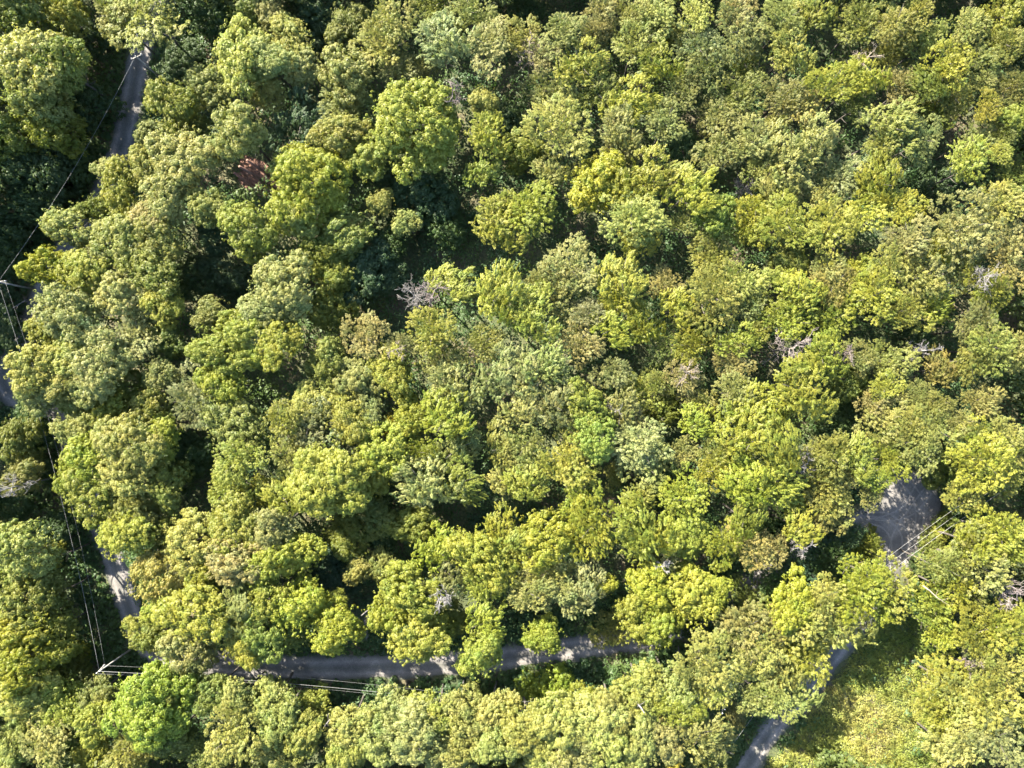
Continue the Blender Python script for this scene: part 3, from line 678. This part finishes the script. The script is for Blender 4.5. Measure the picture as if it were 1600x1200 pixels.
for i, (px, py, r, wood, h, lab, ref) in enumerate(DEAD):
    x, y, _ = W(px, py, h - 1)
    h += 1.6; V, F, v = dead_mesh(200 + i, r * K * .88, h - 1.0)
    o = link('dead_tree', mesh_np('dead_tree', V, F, v), M_DEAD[wood]); o.location = (x, y, 0)
    tag(o, lab, 'dead tree', 'dead bare trees in the forest')

# bare leaning trunks and fallen logs: px,h at both ends
def bare(name, p, hp, q, hq, r0, r1, wood, lab, cat, group=None, twigs=3):
    a, b = np.array(W(*p, hp)), np.array(W(*q, hq)); m = a.copy()
    d = b - a
    parts = [tube([(0, 0, 0), d * .35 + rng.normal(0, .06, 3), d * .7 + rng.normal(0, .06, 3), d], [r0, r0 * .9, (r0 + r1) / 2, r1], 7 if False else 6)]
    for k in range(twigs):
        t = rng.uniform(.45, .95); s = d * t; e = s + norm(rng.normal(size=3) + d / np.linalg.norm(d)) * rng.uniform(.6, 1.4)
        parts.append(tube([s, (s + e) / 2 + rng.normal(0, .08, 3), e], [r1 * .7, r1 * .5, .02], 4))
    V, F, v = merge(parts)
    o = link(name, mesh_np(name, V, F, v), M_DEAD[wood]); o.location = m
    return tag(o, lab, cat, group)
RT = 'reddish trunks in the upper left gap'
bare('bare_trunk', (440, 288), 0, (386, 250), 10.5, .30, .2, 'red', 'reddish bare trunk leaning in the upper left gap, topmost of three', 'trunk', RT, 1)
bare('bare_trunk', (436, 300), 0, (374, 260), 11, .34, .22, 'red', 'reddish bare trunk in the upper left gap, middle one of three', 'trunk', RT, 1)
bare('bare_trunk', (424, 308), 0, (366, 270), 10, .28, .18, 'red', 'reddish bare trunk in the upper left gap, lowest of three', 'trunk', RT, 1)
bare('fallen_log', (1458, 1178), 1.0, (1496, 1204), 2.6, .26, .18, 'white', 'bleached white log lying at the foot of the clearing', 'log')
bare('fallen_log', (1442, 915), 13.0, (1474, 940), 14.5, .10, .05, 'tan', 'pale broken trunk leaning over crowns below the three wires', 'log')
bare('bare_trunk', (990, 1090), 13.0, (1007, 1114), 17.2, .16, .08, 'white', 'short pale bare trunk above crowns right of the bottom wire end', 'trunk')
bare('fallen_log', (1008, 1066), 3.0, (1030, 1044), 4.0, .16, .07, 'dark', 'dark fallen branch beside the road verge at lower middle', 'log', None, 7)
bare('bare_trunk', (1060, 1010), 1.5, (1062, 1029), 4.2, .12, .07, 'grey', 'thin grey stump standing in shade right of the bottom road', 'stump')
bare('bare_trunk', (6, 491), 5.5, (42, 468), 3.5, .10, .06, 'grey', 'thin grey fallen trunk below the left edge pole', 'trunk')
bare('bare_trunk', (638, 1105), 9.0, (640, 1087), 8.0, .16, .12, 'white', 'short pale broken stub above the bottom middle crowns', 'stump', None, 0)
bare('bare_trunk', (498, 1146), 10.0, (516, 1124), 12.5, .12, .06, 'grey', 'curved grey bare trunk between the crowns left of bottom middle', 'trunk')
bare('bare_trunk', (565, 962), 10.0, (582, 948), 12.0, .12, .06, 'white', 'pale bare stick left of a bright crown above the bottom road', 'trunk')

# ------------------------------------------------------------------ poles and wires
def pole(px, py, h, lab, arm_dir, ins=True, r=.16, extra=True):
    x, y, _ = W(px, py)
    e = link('utility_pole', None); e.location = (x, y, 0); tag(e, lab, 'utility pole', 'utility poles along the roads')
    V, F, v = tube([(0, 0, 0), (0, 0, h * .5), (0, 0, h)], [r, r * .88, r * .72], 12)
    link('shaft', mesh_np('shaft', V, F, v), M_POLE, e)
    a = math.atan2(arm_dir[1], arm_dir[0])
    if extra:
        V, F, v = box(0, .19, h - .45, 2.0, .12, .12)
        o = link('crossarm', mesh_np('crossarm', V, F, v), M_POLE, e); o.rotation_euler = (0, 0, a)
        for k, s in enumerate((-.85, 0.001, .85)):
            V, F, v = tube([(0, 0, 0), (0, 0, .06), (0, 0, .12), (0, 0, .18), (0, 0, .26)], [.05, .09, .06, .09, .04], 8)
            o = link('insulator', mesh_np('insulator', V, F, v), M_CERAMIC, e)
            if k == 1: o.location = (0, 0, h)
            else: o.location = (math.cos(a) * s - math.sin(a) * .19, math.sin(a) * s + math.cos(a) * .19, h - .39)
    return np.array([x, y, h + .2]), a
P1, _ = pole(258, 128, 9.3, 'grey wooden pole leaning over the sunny upper left road', (1, .45))
P2, _ = pole(55, 452, 8.5, 'pale wooden pole cut by the left photo edge', (1, .05))
P3, _ = pole(211, 1010, 10.2, 'pale corner pole with crossarm at the lower left road bend', (.7, .75))
P4, _ = pole(725, 1062, 8.0, 'pale pole between the bottom road and the bottom middle crowns', (.1, 1))
P5, _ = pole(1110, 1074, 8.0, 'wooden pole standing under the crowns right of the bottom road', (.1, 1))
P6, _ = pole(1300, 905, 7.0, 'wooden pole standing under the crowns below left of the gravel yard', (.6, -.75))
P7, _ = pole(1570, 712, 7.0, 'wooden pole standing under the crowns at the right edge', (.6, -.75))
P0, _ = pole(196, -70, 9.3, 'pole beyond the top photo edge', (1, .1))
P8, _ = pole(1085, 1185, 7.0, 'wooden pole standing under the crowns by the side road foot', (.6, -.75))
pole(226, 1054, 6.5, 'short pale guy post below the corner pole', (1, 0), extra=False, r=.11)

def wire(a, b, sag, lab, rad=.022):
    a = np.array(a, float); b = np.array(b, float)
    t = np.linspace(0, 1, 25)[:, None]
    P = a + (b - a) * t; P[:, 2] -= (4 * sag * t * (1 - t))[:, 0]
    V, F, v = tube(P - a, [rad * .62] * 25, 4)
    o = link('power_line', mesh_np('power_line', V, F, v), M_WIRE); o.location = a
    tag(o, lab, 'power line', 'power lines along the roads')
def off(p, dx, dy, dz=0): return p + np.array([dx, dy, dz])
wire(P1, P2, 1.4, 'long wire crossing the shaded upper left wood to the left edge pole', .03)
wire(P2, P3, 1.6, 'thicker wire along the left road down to the corner pole', .03)
wire(off(P2, .8, .1, -.5), off(P3, .6, .7, -.5), 2.0, 'thinner wire right of the main left road wire', .018)
wire(P3, P4, 1.2, 'bright wire from the corner pole along the bottom road', .035)
wire(off(P3, .6, .7, -.5), off(P4, .1, .8, -.5), 1.5, 'faint upper wire from the corner pole along the bottom road', .016)
wire(off(P3, -.6, -.6, -.5), off(P4, -.1, -.8, -.5), 1.5, 'faint lower wire from the corner pole along the bottom road', .016)
wire(P4, P5, .9, 'wire right of the bottom middle pole above the verge', .028)
wire(P0, P1, .8, 'left wire leading up from the upper left road pole', .025)
wire(off(P0, .9, 0, -.5), off(P1, .9, .3, -.5), .8, 'right wire leading up from the upper left road pole', .025)
wire(off(P6, -.75, .65), off(P7, -.75, .65), .7, 'uppermost of three parallel wires beside the gravel yard', .03)
wire(P6, P7, .7, 'middle one of three parallel wires beside the gravel yard', .03)
wire(off(P6, .75, -.85), off(P7, .75, -.85), .7, 'lowest of three parallel wires beside the gravel yard', .04)
wire(P8, P6, .9, 'wire glimpsed beside the side road foot', .028)

# ------------------------------------------------------------------ wood beyond the frame (casts the shade that falls in from outside)
parts = []
NB = 0
rb = np.random.default_rng(5)
for gx in np.arange(-124, 125, 6.4):
    for gy in np.arange(-100, 101, 6.4):
        x = gx + rb.uniform(-2.4, 2.4); y = gy + rb.uniform(-2.4, 2.4)
        if abs(x) < 84.5 and abs(y) < 63.5: continue
        q = np.array([[x, y]])
        if dist_poly(q, ROADV)[0] < 4.2: continue
        Rr = rb.uniform(3.6, 5.4); hh = rb.uniform(16, 20) if (x < -60 or y > 55) else rb.uniform(13, 17)
        D = sphere_dirs(85)
        pc = np.array([x, y, hh - Rr * 1.15]) + D * Rr * np.array([1, 1, 1.15]) * rng.uniform(.6, 1, (85, 1))
        parts.append(puffs(pc, rng.uniform(.5, 1.0, 85), 24, .55, .38))
        parts.append(tube([(x, y, 0), (x, y, hh * .6)], [.25, .12], 6)); NB += 1
V, F, v = merge(parts)
M_OUT = leaf_material('outer_wood_leaves', ((.06, .085, .022), (.09, .105, .028), (.11, .118, .032)))
tag(link('surrounding_wood', mesh_np('surrounding_wood', V, F, v), M_OUT), 'continuous wood around the pictured forest', 'wood', kind='stuff')
print('trees', len(trees), 'outer', NB, 'unique labels', len(set(LAB)))

# ------------------------------------------------------------------ camera, light, view
cam = bpy.data.cameras.new('camera'); cam.sensor_width = 36; cam.lens = 24; cam.clip_end = 4000
co = bpy.data.objects.new('camera', cam); C.objects.link(co); co.location = (0, 0, H); co.rotation_euler = (0, 0, 0)
scene.camera = co
EL = math.radians(36); SH = np.array([.67, -.74]); SH = SH / np.linalg.norm(SH)     # SH: direction shadows fall
d = np.array([SH[0] * math.cos(EL), SH[1] * math.cos(EL), -math.sin(EL)])
from mathutils import Vector
sl = bpy.data.lights.new('sun', 'SUN'); sl.energy = 4.8; sl.angle = math.radians(.53); sl.color = (1, .92, .775)
so = bpy.data.objects.new('sun', sl); C.objects.link(so); so.rotation_euler = Vector(d).to_track_quat('-Z', 'Y').to_euler(); so.location = (-60, 70, 90)
w = bpy.data.worlds.new('World'); scene.world = w; w.use_nodes = True
nt = w.node_tree; bg = nt.nodes['Background']
sky = nt.nodes.new('ShaderNodeTexSky'); sky.sky_type = 'NISHITA'; sky.sun_disc = False
sky.sun_elevation = EL; sky.sun_rotation = math.atan2(-SH[0], -SH[1])
nt.links.new(sky.outputs[0], bg.inputs['Color']); bg.inputs['Strength'].default_value = .105
vs = scene.view_settings; vs.view_transform = 'Standard'; vs.look = 'None'; vs.gamma = 1; vs.exposure = 3.0; vs.use_curve_mapping = False
cy = scene.cycles
cy.max_bounces = 6; cy.diffuse_bounces = 3; cy.glossy_bounces = 2; cy.transmission_bounces = 3
